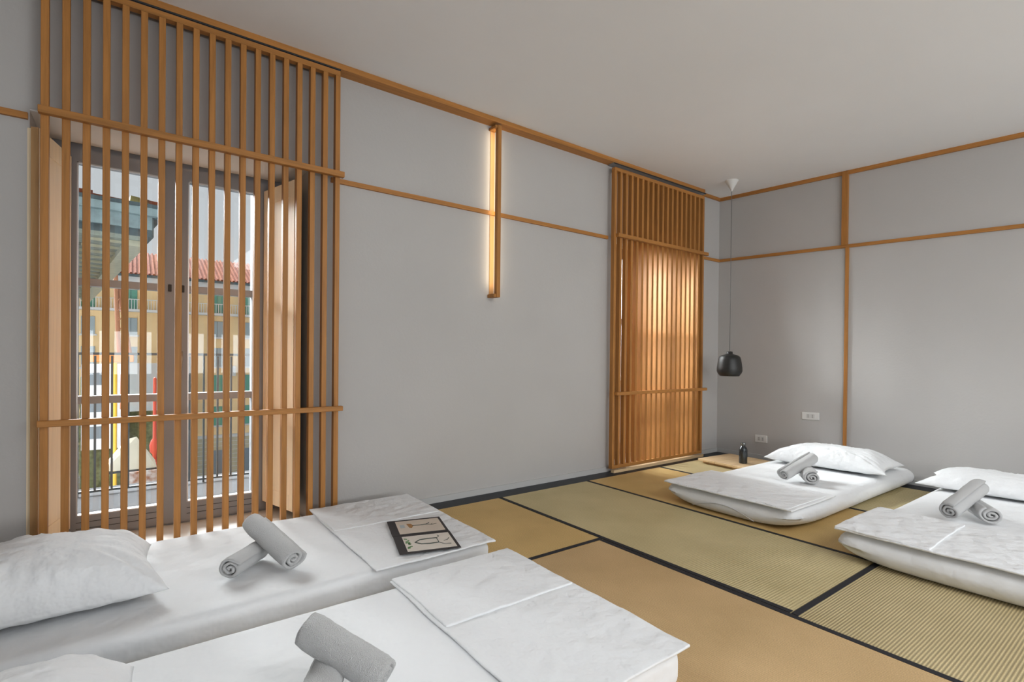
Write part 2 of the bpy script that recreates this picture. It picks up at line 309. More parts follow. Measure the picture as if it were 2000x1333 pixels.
# ------------------------------------------------------------------ windows with shutters
for wi, (a, b) in enumerate(OPEN):
    dx = a - OPEN[0][0]
    # outer frame (the structure piece), everything else its children
    bm = bmesh.new()
    bx(bm, a, -.225+dx, YF, YF+.07, .02, ZO); bx(bm, .60+dx, b, YF, YF+.07, .02, ZO)
    bx(bm, -.225+dx, .60+dx, YF, YF+.07, 2.03, ZO); bx(bm, -.225+dx, .60+dx, YF, YF+.07, .02, .05)
    w = struct(obj('window_%d' % (wi+1), bm, m_frame))
    for s, (x0, x1, g0, g1) in enumerate(((-.250, .200, -.226, .146), (.203, .675, .262, .604))):
        bm = bmesh.new(); ya, yb = YF-.018, YF+.05
        X0, X1, G0, G1 = x0+dx, x1+dx, g0+dx, g1+dx
        bx(bm, X0, G0, ya, yb, .035, 2.055); bx(bm, G1, X1, ya, yb, .035, 2.055)
        bx(bm, G0, G1, ya, yb, 1.985, 2.055); bx(bm, G0, G1, ya, yb, .035, .142)
        sh = obj('sash', bm, m_frame, w)
        for zz in (.075, .108): obj('groove', (lambda q: (bx(q, G0, G1, ya-.0015, ya+.001, zz, zz+.003), q)[1])(bmesh.new()), m_dark, sh)
        for za, zb in ((1.348, 1.386), (.728, .768)):
            box('glazing_bar', G0, G1, ya+.006, yb, za, zb, m_frame2, None).parent = sh
        for za, zb in ((.142, .728), (.768, 1.348), (1.386, 1.985)):
            box('pane', G0, G1, YF+.012, YF+.016, za, zb, m_glass, None).parent = sh
        bm = bmesh.new()
        for q in ((G0, G0+.006, .142, 1.985), (G1-.006, G1, .142, 1.985), (G0, G1, .142, .148), (G0, G1, 1.979, 1.985)):
            bx(bm, q[0], q[1], ya-.001, ya+.02, q[2], q[3])
        obj('glazing_bead', bm, m_alu, sh)
        bm = bmesh.new(); hx = (G1+.03 if s == 0 else G0-.025); bx(bm, hx-.008, hx+.008, ya-.010, ya, 1.345, 1.385, None, .002); obj('latch', bm, m_dark, sh)
    bm = bmesh.new(); hx = .228+dx
    tube(bm, [(hx, YF-.02, .985), (hx, YF-.05, .985), (hx, YF-.052, .975), (hx, YF-.052, .89)], .006, 8); bx(bm, hx-.012, hx+.012, YF-.022, YF-.018, .94, 1.01)
    obj('window_handle', bm, m_alu, w, True)
    # folded inner shutters
    for side in (0, 1):
        if side == 0: P0, P1 = Vector((-.333+dx, 3.118, 0)), Vector((-.250+dx, 3.468, 0)); n = -1; lab = 'left'
        else: P0, P1 = Vector((.752+dx, 3.118, 0)), Vector((.660+dx, 3.468, 0)); n = 1; lab = 'right'
        which = 'left window behind the big screen' if wi == 0 else 'right window behind the far screen'
        t = thing('window_shutter', 'beige folded wooden shutter on the %s side of the %s' % (lab, which), 'shutter', (P0.x, P0.y, .09))
        d = (P1-P0); L_ = d.length; ang = math.atan2(d.y, d.x); z0, z1 = (.095, 2.005)
        for k in range(2):
            bm = bmesh.new(); th = .022
            off = k*(th+.004)
            # local: x along leaf, y = thickness (away from the window centre)
            sgn = 1 if side == 0 else -1
            ya, yb = sorted((sgn*off, sgn*(off+th)))
            xa = 0 if k == 0 else .012
            bx(bm, xa, L_, ya, yb, 0, z1-z0, None, .0015)
            o = obj('shutter_leaf', bm, wsh, t); o.rotation_euler = (0, 0, ang)
            if k == 0:
                ya2, yb2 = sorted((-sgn*.003, 0))
                for (p, q, r, s2) in ((.0, .035, 0, z1-z0), (L_-.035, L_, 0, z1-z0), (.035, L_-.035, 0, .09), (.035, L_-.035, z1-z0-.09, z1-z0)):
                    bm = bmesh.new(); bx(bm, p, q, ya2, yb2, r, s2); f = obj('leaf_stile', bm, wsh, o)
        bm = bmesh.new(); ya, yb = sorted((0, (1 if side == 0 else -1)*.026)); bx(bm, -.006, .0, ya, yb, 0, z1-z0); o = obj('leaf_edge', bm, wshe, t); o.rotation_euler = (0, 0, ang)
        for hz in (.25, 1.0, 1.75):
            bm = bmesh.new(); sgn = 1 if side == 0 else -1
            lathe(bm, [(.006, -.03), (.006, .03)], 10, (L_+.004, sgn*.012, hz)); o = obj('hinge', bm, m_track, t); o.rotation_euler = (0, 0, ang)

# ------------------------------------------------------------------ linear wall lamp
t = thing('wall_lamp', 'tall slim oak wall lamp with warm light strip between the two windows', 'lamp', (2.13, YW, 1.42))
keep(box('back_plate', 2.112, 2.150, YW-.004, YW, 1.435, 2.655, wshe), t)
keep(box('light_strip', 2.124, 2.145, YW-.058, YW-.054, 1.50, 2.64, m_led), t)
keep(box('lamp_bar', 2.118, 2.150, YW-.092, YW-.058, 1.425, 2.665, wz, None, .002), t)
keep(box('end_cap', 2.098, 2.150, YW-.085, YW, 1.425, 1.450, wz, None, .002), t)
keep(box('end_cap', 2.098, 2.150, YW-.085, YW, 2.645, 2.665, wz, None, .002), t)

# ------------------------------------------------------------------ pendant lamp
pc = Vector((4.62, 2.72, 0)); cz = ceil_z(pc.y)
t = thing('pendant_lamp', 'black barrel shaped pendant lamp hanging low in the far corner', 'lamp', (pc.x, pc.y, cz))
bm = bmesh.new(); lathe(bm, [(.058, 0.004), (.060, -.006), (.006, -.100), (.004, -.105)], 32); obj('ceiling_cone', bm, m_white, t, False)
bm = bmesh.new(); tube(bm, [(0, 0, -.10), (0, 0, .935+.135-cz)], .0028, 8); obj('cord', bm, m_cord, t, True)
bm = bmesh.new(); zb = .828-cz
prof = [(.082, 0), (.088, .002), (.108, .030), (.115, .050), (.114, .080), (.108, .125), (.102, .160), (.094, .184), (.076, .198), (.045, .207), (.030, .213), (.027, .218), (.027, .234), (.010, .238)]
inner = [(.010, .20), (.07, .185), (.095, .16), (.106, .07), (.098, .03), (.079, .004)]
pr = inner + prof; n_ = 40; rings = []
for r, z in pr: rings.append([bm.verts.new((r*math.cos(2*math.pi*i/n_), r*math.sin(2*math.pi*i/n_), zb+z)) for i in range(n_)])
for A, B in zip(rings, rings[1:]):
    for i in range(n_): bm.faces.new((A[i], A[(i+1) % n_], B[(i+1) % n_], B[i]))
bm.faces.new(rings[-1]); bm.faces.new(rings[0])
obj('lamp_shade', bm, m_black, t, True)
bm = bmesh.new(); lathe(bm, [(.02, .10), (.028, .12), (.028, .15), (.014, .18), (.014, .205)], 20, (0, 0, zb)); obj('bulb', bm, m_white, t, True)

# ------------------------------------------------------------------ power sockets on the right wall
def socket(y0, y1, z0, z1, label, dz):
    t = thing('power_socket', label, 'socket', (XR, (y0+y1)/2, (z0+z1)/2)); t.rotation_euler = (R(dz), 0, 0)
    cy, cz_ = (y1-y0)/2, (z1-z0)/2
    bm = bmesh.new(); bx(bm, -.009, 0, -cy, cy, -cz_, cz_, None, .003); obj('cover_plate', bm, m_white, t)
    w3 = min(cy*.70, .035)*1.0
    for k in (-1, 1):
        bm = bmesh.new(); bx(bm, -.0115, -.008, k*w3/1.0*.55-w3*.5, k*w3*.55+w3*.5, -cz_*.55, cz_*.55, None, .001); o = obj('socket_insert', bm, m_white2, t)
        for hz in (-.010, 0, .010):
            bm = bmesh.new(); bx(bm, -.0122, -.0113, k*w3*.55-.003, k*w3*.55+.003, hz-.0025, hz+.0025); obj('pin_hole', bm, m_dark, o)
socket(2.110, 2.262, .432, .502, 'wider white power socket plate, higher one on the right wall', -1.5)
socket(2.590, 2.712, .155, .228, 'smaller white power socket plate, lower one near the corner', -1.5)

# ------------------------------------------------------------------ tray and bottle
t = thing('wooden_tray', 'low pale wooden tray on short feet in the corner, bottle standing on it', 'tray', (4.575, 2.585, 0), R(-4))
bm = bmesh.new()
for k in range(3): bx(bm, -.245, .245, -.27+k*.1805, -.092+k*.1805, .022, .042, None, .002)
obj('board', bm, wboard, t)
for k in (-1, 1):
    bm = bmesh.new(); bx(bm, k*.19-.018, k*.19+.018, -.24, .24, 0, .023, None, .002); obj('foot', bm, wboard, t)
bz = .0425
t = thing('metal_bottle', 'dark metallic bottle standing on the wooden tray in the corner', 'bottle', (4.49, 2.50, bz))
bm = bmesh.new(); lathe(bm, [(.030, 0), (.035, .003), (.036, .010), (.036, .118), (.034, .132), (.026, .148), (.019, .156), (.017, .160), (.017, .166)], 32); obj('body', bm, m_bottle, t, True)
bm = bmesh.new(); lathe(bm, [(.020, .1655), (.023, .168), (.023, .186), (.020, .190)], 28); obj('cap', bm, m_bottle_cap, t, True)
bm = bmesh.new(); bx(bm, -.045, -.018, -.006, .006, .182, .189, None, .001); obj('spout', bm, m_bottle_cap, t)

# ------------------------------------------------------------------ soft goods
def nz(p, s, seed=0.0): return noise.noise(Vector((p[0]*s+seed, p[1]*s-seed*.7, p[2]*s+seed*1.3)))
def rbox(dims, r, step, disp=None):
    """rounded dense box, base at z=0, centred in x,y; disp(p)->new p"""
    hx, hy, hz = dims[0]/2, dims[1]/2, dims[2]/2; bm = bmesh.new(); cache = {}
    def V(x, y, z):
        k = (round(x, 5), round(y, 5), round(z, 5))
        if k not in cache:
            cx = max(-hx+r, min(hx-r, x)); cy = max(-hy+r, min(hy-r, y)); cz_ = max(-hz+min(r, hz), min(hz-min(r, hz), z))
            d = Vector((x-cx, y-cy, z-cz_)); p = Vector((cx, cy, cz_))
            if d.length > 1e-9:
                # spherify the shell
                mx = max(abs(d.x), abs(d.y), abs(d.z)); p = p + d.normalized()*r*min(1, mx/r) if mx > 0 else p
                if abs(abs(x)-hx) < 1e-6 or abs(abs(y)-hy) < 1e-6 or abs(abs(z)-hz) < 1e-6: pass
            p.z += hz
            if disp: p = disp(p)
            cache[k] = bm.verts.new(p)
        return cache[k]
    def lin(h):
        n = max(2, int(round(2*h/step))); pts = [-h+2*h*i/n for i in range(n+1)]
        if r < h:
            ex = [-h+r*t_ for t_ in (.15, .35, .6, 1)]; ex += [-e for e in ex]
            pts = sorted(set([round(q, 6) for q in pts if abs(q) < h-r-1e-4] + [-h, h] + [round(e, 6) for e in ex]))
        return pts
    X, Y, Z = lin(hx), lin(hy), lin(hz)
    def face(a, b, c, d):
        if len({a, b, c, d}) == 4: bm.faces.new((a, b, c, d))
    for i in range(len(X)-1):
        for j in range(len(Y)-1):
            for z in (-hz, hz): face(V(X[i], Y[j], z), V(X[i+1], Y[j], z), V(X[i+1], Y[j+1], z), V(X[i], Y[j+1], z))
    for i in range(len(X)-1):
        for k in range(len(Z)-1):
            for y in (-hy, hy): face(V(X[i], y, Z[k]), V(X[i+1], y, Z[k]), V(X[i+1], y, Z[k+1]), V(X[i], y, Z[k+1]))
    for j in range(len(Y)-1):
        for k in range(len(Z)-1):
            for x in (-hx, hx): face(V(x, Y[j], Z[k]), V(x, Y[j+1], Z[k]), V(x, Y[j+1], Z[k+1]), V(x, Y[j], Z[k+1]))
    return bm
def mattress(x0, x1, y0, y1, h, r, label, puff=0.0, seed=0.0, foot=0.0):
    cx, cy = (x0+x1)/2, (y0+y1)/2; dims = (x1-x0, y1-y0, h)
    def disp(p):
        s = 1-abs(2*p.z/h-1)**2
        ny = p.y/(dims[1]/2); nx = p.x/(dims[0]/2)
        if puff:
            p.y += math.copysign(puff*s, p.y)*abs(ny)**6; p.x += math.copysign(puff*s, p.x)*abs(nx)**8
            # the futon's foot corners lift off the mat
            if nx < -.5:
                lift = foot*((-nx-.5)*2)**3*(abs(ny)**4)
                if p.z < h*.5: p.z += lift*(1-p.z/h)
                p.z += lift*.15
        if p.z > h*.6:
            p.z += .0035*nz(p, 2.2, seed)+.0012*nz((p.x*4, p.y, p.z), 3.5, seed)
        else:
            p.y += .003*nz(p, 3.1, seed+3)*abs(ny)
        if p.z < 0: p.z = 0
        return p
    bm = rbox(dims, r, .025, disp); o = obj('mattress', bm, m_sheet, None, True); o.location = (cx, cy, .001)
    tag(o, label, 'mattress'); return o
def sheet(x0, x1, y0, y1, z, th, label, layers, seed, skew=0.0, amp=.003, over=0.0):
    """folded top sheet: root Empty, one mesh per visible folded layer"""
    cx, cy = (x0+x1)/2, (y0+y1)/2
    t = thing('folded_sheet', label, 'bedsheet', (cx, cy, z))
    zz = 0
    for i, (a, b, c, d, tt, nm) in enumerate(layers):
        dims = (b-a, d-c, tt); lx, ly = (a+b)/2-cx, (c+d)/2-cy
        def disp(p, dims=dims, tt=tt, i=i):
            ex, ey = 1-abs(p.x)/(dims[0]/2), 1-abs(p.y)/(dims[1]/2)
            n = amp*1.3*nz((p.x, p.y, 0), 4.5, seed+i*5)+amp*.9*nz((p.x*2.6, p.y, 0), 9, seed+i)*abs(nz((p.x, p.y, 0), 3, seed+9))*2+amp*.5*nz((p.x, p.y*3, 0), 12, seed-i)
            p.x += .008*nz((p.x*.3, p.y, 0), 4, seed+i*2)*(1 if ex < .4 else 0)+skew*p.y
            p.y += .006*nz((p.x, p.y*.3, 0), 4, seed+i*3)*(1 if ey < .4 else 0)
            hump = abs(n)*1.3+.0015
            p.z = p.z*(1) + hump*(1 if p.z > tt*.5 else .75)
            if over:                                        # hang a little past the foot of the mattress
                q = (-dims[0]/2+.07-p.x)
                if q > 0: p.z -= over*q*q/.0049
                qy = (abs(p.y)-(dims[1]/2-.05))
                if qy > 0: p.z -= over*.5*qy*qy/.0025
            return p
        bm = rbox(dims, tt*.49, .018, disp)
        o = obj(nm, bm, m_sheet2, t, True); o.location = (lx, ly, zz); zz += tt*.75+.001
    return t
def pillow(cx, cy, z, ax, ay, h, rot, label, seed, tilt=0.0, nx=72, ny=72, hem=None):
    bm = bmesh.new(); top = []; bot = []
    for j in range(ny+1):
        v_ = -1+2*j/ny; rt_, rb_ = [], []
        for i in range(nx+1):
            u_ = -1+2*i/nx
            # finer near the rim
            u = math.sin(u_*math.pi/2)*.35+u_*.65; v = math.sin(v_*math.pi/2)*.35+v_*.65
            X = ax*u*(1-.10*(1-v*v)); Y = ay*v*(1-.12*(1-u*u))
            f = max(0, (1-u**4))**.55*max(0, (1-v**4))**.55*(1-.18*(u*u+v*v)/2)
            edge = 1-max(abs(u), abs(v))
            rad = math.atan2(v, u)
            w = .010*nz((X*1.2, Y*1.2, 0), 5, seed)+.006*nz((math.cos(rad*3)*1.5, math.sin(rad*3)*1.5, edge*.8), 2.6, seed+2)*(1-edge*.5)
            w += (.010*max(0, .75-edge)+.002)*nz((rad*9, edge*1.2, 0), 1.6, seed+4)*1.3+.004*nz((X*3, Y, 0), 11, seed+8)
            k = min(1, edge*6)
            zt = h*f+w*k; zb_ = -h*.30*f*.9
            rim = .004*nz((u*3, v*3, 1), 2, seed)
            rt_.append(bm.verts.new((X, Y, zt+h*.30+rim)))
            rb_.append(rt_[-1] if (i in (0, nx) or j in (0, ny)) else bm.verts.new((X, Y, max(0.0, zb_+h*.30+rim))))
        top.append(rt_); bot.append(rb_)
    for j in range(ny):
        for i in range(nx):
            bm.faces.new((top[j][i], top[j][i+1], top[j+1][i+1], top[j+1][i]))
            q = (bot[j][i], bot[j+1][i], bot[j+1][i+1], bot[j][i+1])
            if len(set(q)) == 4:
                try: bm.faces.new(q)
                except ValueError: pass
    t = thing('pillow', label, 'pillow', (cx, cy, z), rot); t.rotation_euler = (0, tilt, rot)
    o = obj('pillowcase', bm, m_pillow, t, True)
    # stitched hem across one short side, lying on the cloth
    if hem is not None:
        me = o.data; pts = []
        for j in range(4, ny-3, 2):
            i = int((hem+1)/2*nx); idx = None
            v_ = -1+2*j/ny; u_ = -1+2*i/nx
            u = math.sin(u_*math.pi/2)*.35+u_*.65; v = math.sin(v_*math.pi/2)*.35+v_*.65
            X = ax*u*(1-.10*(1-v*v)); Y = ay*v*(1-.12*(1-u*u))
            best = min((q.co for q in me.vertices if abs(q.co.x-X) < .012 and abs(q.co.y-Y) < .012 and q.co.z > h*.3), key=lambda c: (c.x-X)**2+(c.y-Y)**2, default=None)
            if best is not None: pts.append((best.x, best.y, best.z+.0004))
        if len(pts) > 3:
            bm = bmesh.new(); tube(bm, pts, .0016, 6); obj('hem', bm, m_pillow, t, True)
    return t
def towel(p0, p1, r, label, seed, flat=1.0, spin=0.0):
    """a towel rolled tight: a spiral band swept from p0 to p1"""
    p0, p1 = Vector(p0), Vector(p1); ax = (p1-p0); L_ = ax.length; ax.normalize()
    side = ax.cross(Vector((0, 0, 1))).normalized(); upv = side.cross(ax).normalized()
    bm = bmesh.new(); turns = 2.6; n = 84; th = r/(turns+.5)
    outer, inn = [], []
    for i in range(n+1):
        a = turns*2*math.pi*i/n; rr = r - th*.97*(a/(2*math.pi))
        wob = 1+.07*nz((math.cos(a), math.sin(a), i/n*2), 1.3, seed)
        outer.append((a, rr*wob)); inn.append((a, max(.0015, rr*wob-th*.86)))
    loop = outer + inn[::-1]
    S = 22; rings = []
    for k in range(S+1):
        s = k/S; e = min(s, 1-s)*S
        shrink = 0.0 if e >= 2 else (2-e)*.0014
        ring = []
        for q, (a, rr) in enumerate(loop):
            rr2 = rr+(-shrink if q <= n else shrink*.6)
            aa = a+spin
            p = p0+ax*(s*L_ + (.004*nz((a, seed, 0), 1.1, seed) if e < 2 else 0)) + side*(rr2*math.cos(aa)) + upv*(rr2*math.sin(aa)*flat)
            w = .0022*nz(p, 26, seed)+.0016*nz(p, 70, seed)
            p += (side*math.cos(aa)+upv*math.sin(aa))*w*(1 if q <= n else 0)
            ring.append(bm.verts.new(p-p0))
        rings.append(ring)
    m_ = len(loop)
    for A, B in zip(rings, rings[1:]):
        for i in range(m_): bm.faces.new((A[i], A[(i+1) % m_], B[(i+1) % m_], B[i]))
    for ring in (rings[0], rings[-1]):
        for i in range(n):
            bm.faces.new((ring[i], ring[i+1], ring[m_-2-i], ring[m_-1-i]))
    o = obj('rolled_towel', bm, m_towel, None, True); o.location = p0
    return tag(o, label, 'towel')

ZA = .118
mattress(-.64, 1.375, 2.005, 2.935, ZA, .035, 'low white mattress beside the left window screen, book lying on its foot', seed=1)
mattress(-.66, 1.350, .935, 1.835, ZA, .035, 'low white mattress nearest the camera, lower left of the room', seed=2)
mattress(3.02, 5.05, 1.385, 2.225, .128, .055, 'puffy white mattress on the far side of the right-hand pair, nearest the far screen', puff=.016, seed=3, foot=.06)
mattress(2.86, 4.95, .165, 1.085, .140, .062, 'puffy white mattress cut off by the right edge of the view', puff=.018, seed=4, foot=.05)
sheet(.79, 1.385, 1.975, 2.955, ZA+.002, .012, 'white folded sheet on the foot of the mattress by the left window, under the book',
      [(.80, 1.392, 1.985, 2.960, .008, 'lower_layer'), (.80, 1.388, 2.53, 2.958, .005, 'upper_layer')], 2.0, skew=.0, amp=.004)
sheet(.79, 1.36, .90, 1.86, ZA+.002, .012, 'white folded sheet with a raised flap on the foot of the nearest left mattress',
      [(.80, 1.368, .915, 1.855, .008, 'lower_layer'), (.812, 1.362, 1.43, 1.858, .009, 'upper_layer')], 5.0, amp=.0035)
sheet(3.0, 3.57, 1.38, 2.25, .131, .012, 'white folded sheet on the foot of the far right-hand mattress',
      [(2.99, 3.57, 1.375, 2.24, .009, 'lower_layer'), (2.998, 3.50, 1.40, 2.235, .004, 'upper_layer')], 8.0, amp=.003)
sheet(2.86, 3.42, .16, 1.11, .143, .012, 'white folded sheet with a flap on the foot of the mattress at the right edge',
      [(2.845, 3.45, .15, 1.10, .009, 'lower_layer'), (2.85, 3.42, .72, 1.105, .008, 'upper_layer')], 11.0, amp=.0035)
# stitched arc on the foot face of the futon
o = bmesh.new(); pts = []
for i in range(17):
    a = i/16; y = 1.60+.42*a; pts.append((3.003-.002*math.sin(a*math.pi), y, .022+.052*math.sin(a*math.pi)))
tube(o, pts, .0022, 6)
s_ = obj('sheet_seam', o, m_seam, None, True)
fm = [q for q in COL.objects if q.name.startswith('mattress')][2]; s_.parent = fm; s_.location = (-fm.location.x, -fm.location.y, -fm.location.z)

pillow(-.275, 2.405, ZA+.003, .37, .275, .165, R(4), 'white pillow on the mattress by the left window screen', 1.0, hem=-.62)
pillow(-.300, 1.335, ZA+.003, .35, .300, .170, R(7), 'white pillow at the bottom left corner on the nearest mattress', 6.0)
pillow(4.58, 1.80, .131, .27, .43, .125, R(5), 'wide white pillow against the right wall on the far right-hand mattress', 3.0)
pillow(4.52, .70, .143, .26, .47, .100, R(3), 'white pillow at the right edge of the view behind two rolled towels', 9.0)

towel((.308, 2.227, ZA+.050), (.455, 2.395, ZA+.046), .053, 'flat rolled white towel with spiral end, on the mattress by the left window', 1.0, .84, spin=.5)
towel((.430, 2.465, ZA+.150), (.530, 2.172, ZA+.057), .056, 'rolled white towel leaning across another roll on the mattress by the left window', 2.0, .9, spin=3)
towel((.330, 1.215, ZA+.052), (.440, 1.405, ZA+.047), .053, 'rolled white towel at the bottom edge, under another roll on the nearest mattress', 3.0, .88)
towel((.385, 1.430, ZA+.148), (.530, 1.240, ZA+.058), .056, 'rolled white towel leaning on top of another roll on the nearest left mattress', 4.0, .9, spin=4.4)
towel((3.770, 1.599, .128+.052), (3.960, 1.732, .128+.052), .062, 'rolled white towel with visible spiral end on the far right-hand mattress', 5.0, .84, spin=1)
towel((3.690, 1.757, .128+.056), (4.010, 1.700, .128+.152), .054, 'rolled white towel propped on another roll on the far right-hand mattress', 6.0, .9, spin=2)
towel((3.590, .650, .145+.050), (3.790, .761, .145+.050), .060, 'rolled white towel with spiral end toward camera on the mattress at the right edge', 7.0, .84, spin=2)
towel((3.470, .795, .145+.056), (3.800, .735, .145+.152), .056, 'rolled white towel resting on another roll on the mattress at the right edge', 8.0, .9, spin=1)

# ------------------------------------------------------------------ open illustrated book / folder
m_bk = mat('dark_card', (0.025, 0.02, 0.02), 0.7)
m_page = mat('cream_paper', (0.62, 0.53, 0.44), 0.85, var=0.05, scale=12)
m_page2 = mat('pale_paper', (0.66, 0.60, 0.53), 0.85, var=0.05, scale=10)
m_ink = mat('dark_green_ink', (0.05, 0.065, 0.055), 0.85); m_ink2 = mat('ochre_ink', (0.36, 0.18, 0.06), 0.85)
m_ink3 = mat('leaf_green_ink', (0.13, 0.26, 0.10), 0.85); m_ink4 = mat('grey_blue_ink', (0.40, 0.44, 0.45), 0.85)
bkz = ZA+.0225
t = thing('open_book', 'open dark folder with two illustrated pages lying on the folded sheet', 'book', (.930, 2.050, bkz), R(-16.5))
# local x: left to right across the pages, local y: from the near page to the far page
def flat(bm, x0, x1, y0, y1, z): bx(bm, x0, x1, y0, y1, z, z+.0006)
for k, (y0, xo, pm) in enumerate(((0, 0, m_page2), (.232, -.002, m_page))):
    bm = bmesh.new(); bx(bm, xo, xo+.272, y0, y0+.228, 0, .003, None, .0006); cv = obj('folder_panel', bm, m_bk, t)
    bm = bmesh.new(); bx(bm, xo+.038, xo+.258, y0+.016, y0+.206, .003, .0042); pg = obj('page', bm, pm, t)
    if k == 0:
        bm = bmesh.new()
        pts = [(xo+.19, y0+.145, .0046), (xo+.15, y0+.148, .0046), (xo+.11, y0+.142, .0046), (xo+.085, y0+.115, .0046), (xo+.11, y0+.088, .0046), (xo+.15, y0+.082, .0046), (xo+.19, y0+.085, .0046)]
        tube(bm, pts, .0028, 6)
        tube(bm, [(xo+.19, y0+.145, .0046), (xo+.19, y0+.115, .0046), (xo+.19, y0+.085, .0046)], .0018, 6)
        tube(bm, [(xo+.19, y0+.145, .0046), (xo+.205, y0+.165, .0046), (xo+.20, y0+.18, .0046)], .0014, 6)
        tube(bm, [(xo+.19, y0+.085, .0046), (xo+.21, y0+.06, .0046), (xo+.24, y0+.055, .0046)], .0014, 6)
        tube(bm, [(xo+.215, y0+.10, .0046), (xo+.235, y0+.11, .0046), (xo+.245, y0+.13, .0046)], .0012, 6)
        obj('line_drawing', bm, m_ink, t)
        bm = bmesh.new()
        for q in range(16):
            x = xo+.042+random.random()*.018; y = y0+.04+random.random()*.15; flat(bm, x, x+.006+.008*random.random(), y, y+.01, .0042)
        obj('leaf_print', bm, m_ink3, t)
    else:
        bm = bmesh.new(); prism(bm, [(xo+.088, y0+.155), (xo+.110, y0+.150), (xo+.118, y0+.120), (xo+.104, y0+.085), (xo+.094, y0+.095)], .0042, .0048); obj('vase_print', bm, m_ink2, t)
        bm = bmesh.new(); tube(bm, [(xo+.112, y0+.12, .0045), (xo+.15, y0+.118, .0045), (xo+.18, y0+.122, .0045), (xo+.20, y0+.14, .0045)], .0022, 6)
        tube(bm, [(xo+.18, y0+.122, .0045), (xo+.21, y0+.11, .0045), (xo+.235, y0+.12, .0045)], .0014, 6); tube(bm, [(xo+.205, y0+.112, .0045), (xo+.215, y0+.13, .0045)], .0012, 6)
        obj('line_drawing', bm, m_ink, t)
        bm = bmesh.new(); flat(bm, xo+.052, xo+.075, y0+.10, y0+.145, .0042); obj('colour_patch', bm, m_ink4, t)

# ------------------------------------------------------------------ outside: balconies
m_slab = mat('balcony_stone', (0.07, 0.07, 0.072), 1.0, spec=0.0, var=0.06, scale=5)
m_iron = mat('black_iron', (0.025, 0.03, 0.032), 0.5)
m_fac = mat('own_facade_plaster', (0.55, 0.50, 0.42), 0.9)
for wi, x0 in enumerate((-1.0, 2.7)):
    x1 = x0+2.5
    o = box('balcony_slab', x0, x1, YW+.62, 4.40, -.06, .095, m_slab); tag(o, 'grey stone balcony slab outside the %s window' % ('left', 'right')[wi], 'balcony')
    t = thing('balcony_railing', 'thin black iron balcony railing outside the %s window' % ('left', 'right')[wi], 'railing', (x0+1.25, 4.17, .095))
    keep(box('handrail', x0, x1, 4.155, 4.185, .982, .998, m_iron), t); keep(box('bottom_bar', x0, x1, 4.16, 4.18, .115, .128, m_iron), t)
    bm = bmesh.new(); bx(bm, -.006, .006, -.006, .006, .0, .888); me = finish(bm, 'baluster', m_iron)
    k = 0; xx = x0+.06
    while xx < x1:
        o = obj('baluster', me, None, t); o.location = (xx-x0-1.25, 0, .0 if k % 8 == 0 else .03)
        if k % 8: o.scale = (1, 1, .96)
        xx += .0845; k += 1

# ------------------------------------------------------------------ outside: neighbour with the green eave
m_teal = mat('weathered_green_gutter', (0.30, 0.40, 0.41), 0.6, var=0.25, scale=3)
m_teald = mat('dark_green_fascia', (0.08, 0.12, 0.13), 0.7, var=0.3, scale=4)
m_soff = mat('weathered_eave_boards', (0.33, 0.37, 0.31), 0.85, var=0.2, scale=5)
m_cream = mat('pale_cornice', (0.60, 0.58, 0.42), 0.8, var=0.1, scale=4)
m_nwall = mat('white_neighbour_wall', (0.80, 0.82, 0.84), 0.9, var=0.06, scale=1)
m_tile = mat('terracotta_tile', (0.17, 0.042, 0.02), 0.95, var=0.3, scale=3, col2=(0.22, 0.07, 0.038), spec=0.1)
m_lich = mat('lichen_tile', (0.26, 0.21, 0.06), 0.9, var=0.4, scale=3)
m_win = mat('dark_window_glass', (0.20, 0.24, 0.27), 0.15)
t = thing('neighbour_house', 'neighbouring house corner with weathered green eave and mossy tiles, seen through the left window', 'house', (.50, 18, 0), R(6))
def part(nm, x0, x1, y0, y1, z0, z1, m_, par=None):
    bm = bmesh.new(); bx(bm, x0, x1, y0, y1, z0, z1); return obj(nm, bm, m_, par or t)
# local frame: +x to the right along the gutter, -x back over the house, y away from us
wl = part('wall', -9, -1.55, 1.6, 22, -13, 4.1, m_nwall)
for k in range(3):
    for zz in (-9.5, -6, -2.4, 1.0):
        w_ = part('window', -3.2-k*2.2, -2.2-k*2.2, 1.56, 1.62, zz, zz+1.7, m_win)
part('eave_soffit', -9, -.12, .1, 22, 4.18, 4.30, m_soff)
part('fascia', -9, -.02, -.02, .10, 4.50, 4.92, m_teal)
gt = part('gutter', -9, .08, -.22, .02, 4.86, 5.12, m_teal)
part('gutter_rim', -9, .10, -.26, -.18, 5.08, 5.18, m_teald, gt)
part('fascia', -.14, .02, .0, 22, 4.30, 4.95, m_teald)
part('gutter', .0, .20, .0, 22, 4.82, 5.12, m_teald)
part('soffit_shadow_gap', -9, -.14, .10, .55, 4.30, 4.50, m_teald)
part('cornice_beam', -.62, -.16, .2, 22, 4.02, 4.20, m_cream)
for k in range(18):
    part('soffit_batten', -1.50, -.62, .5+k*1.15, .58+k*1.15, 4.11, 4.18, m_cream)
for k in range(9): part('roof_tile', -.45-k*.62, -.02-k*.62, -.18, .5, 5.12, 5.26+.10*random.random(), m_lich if k % 2 else m_tile).rotation_euler = (0, R(random.uniform(-6, 6)), 0)
bm = bmesh.new(); v = bx(bm, -9, -.1, .3, 22, 5.05, 5.3)
for q in v:
    if q.co.z > 5.2: q.co.z += max(0, min(.5, (-q.co.x)*.04))
obj('roof', bm, m_tile, t)
part('downpipe', -1.66, -1.56, 1.45, 1.55, -13, 4.1, m_teald)

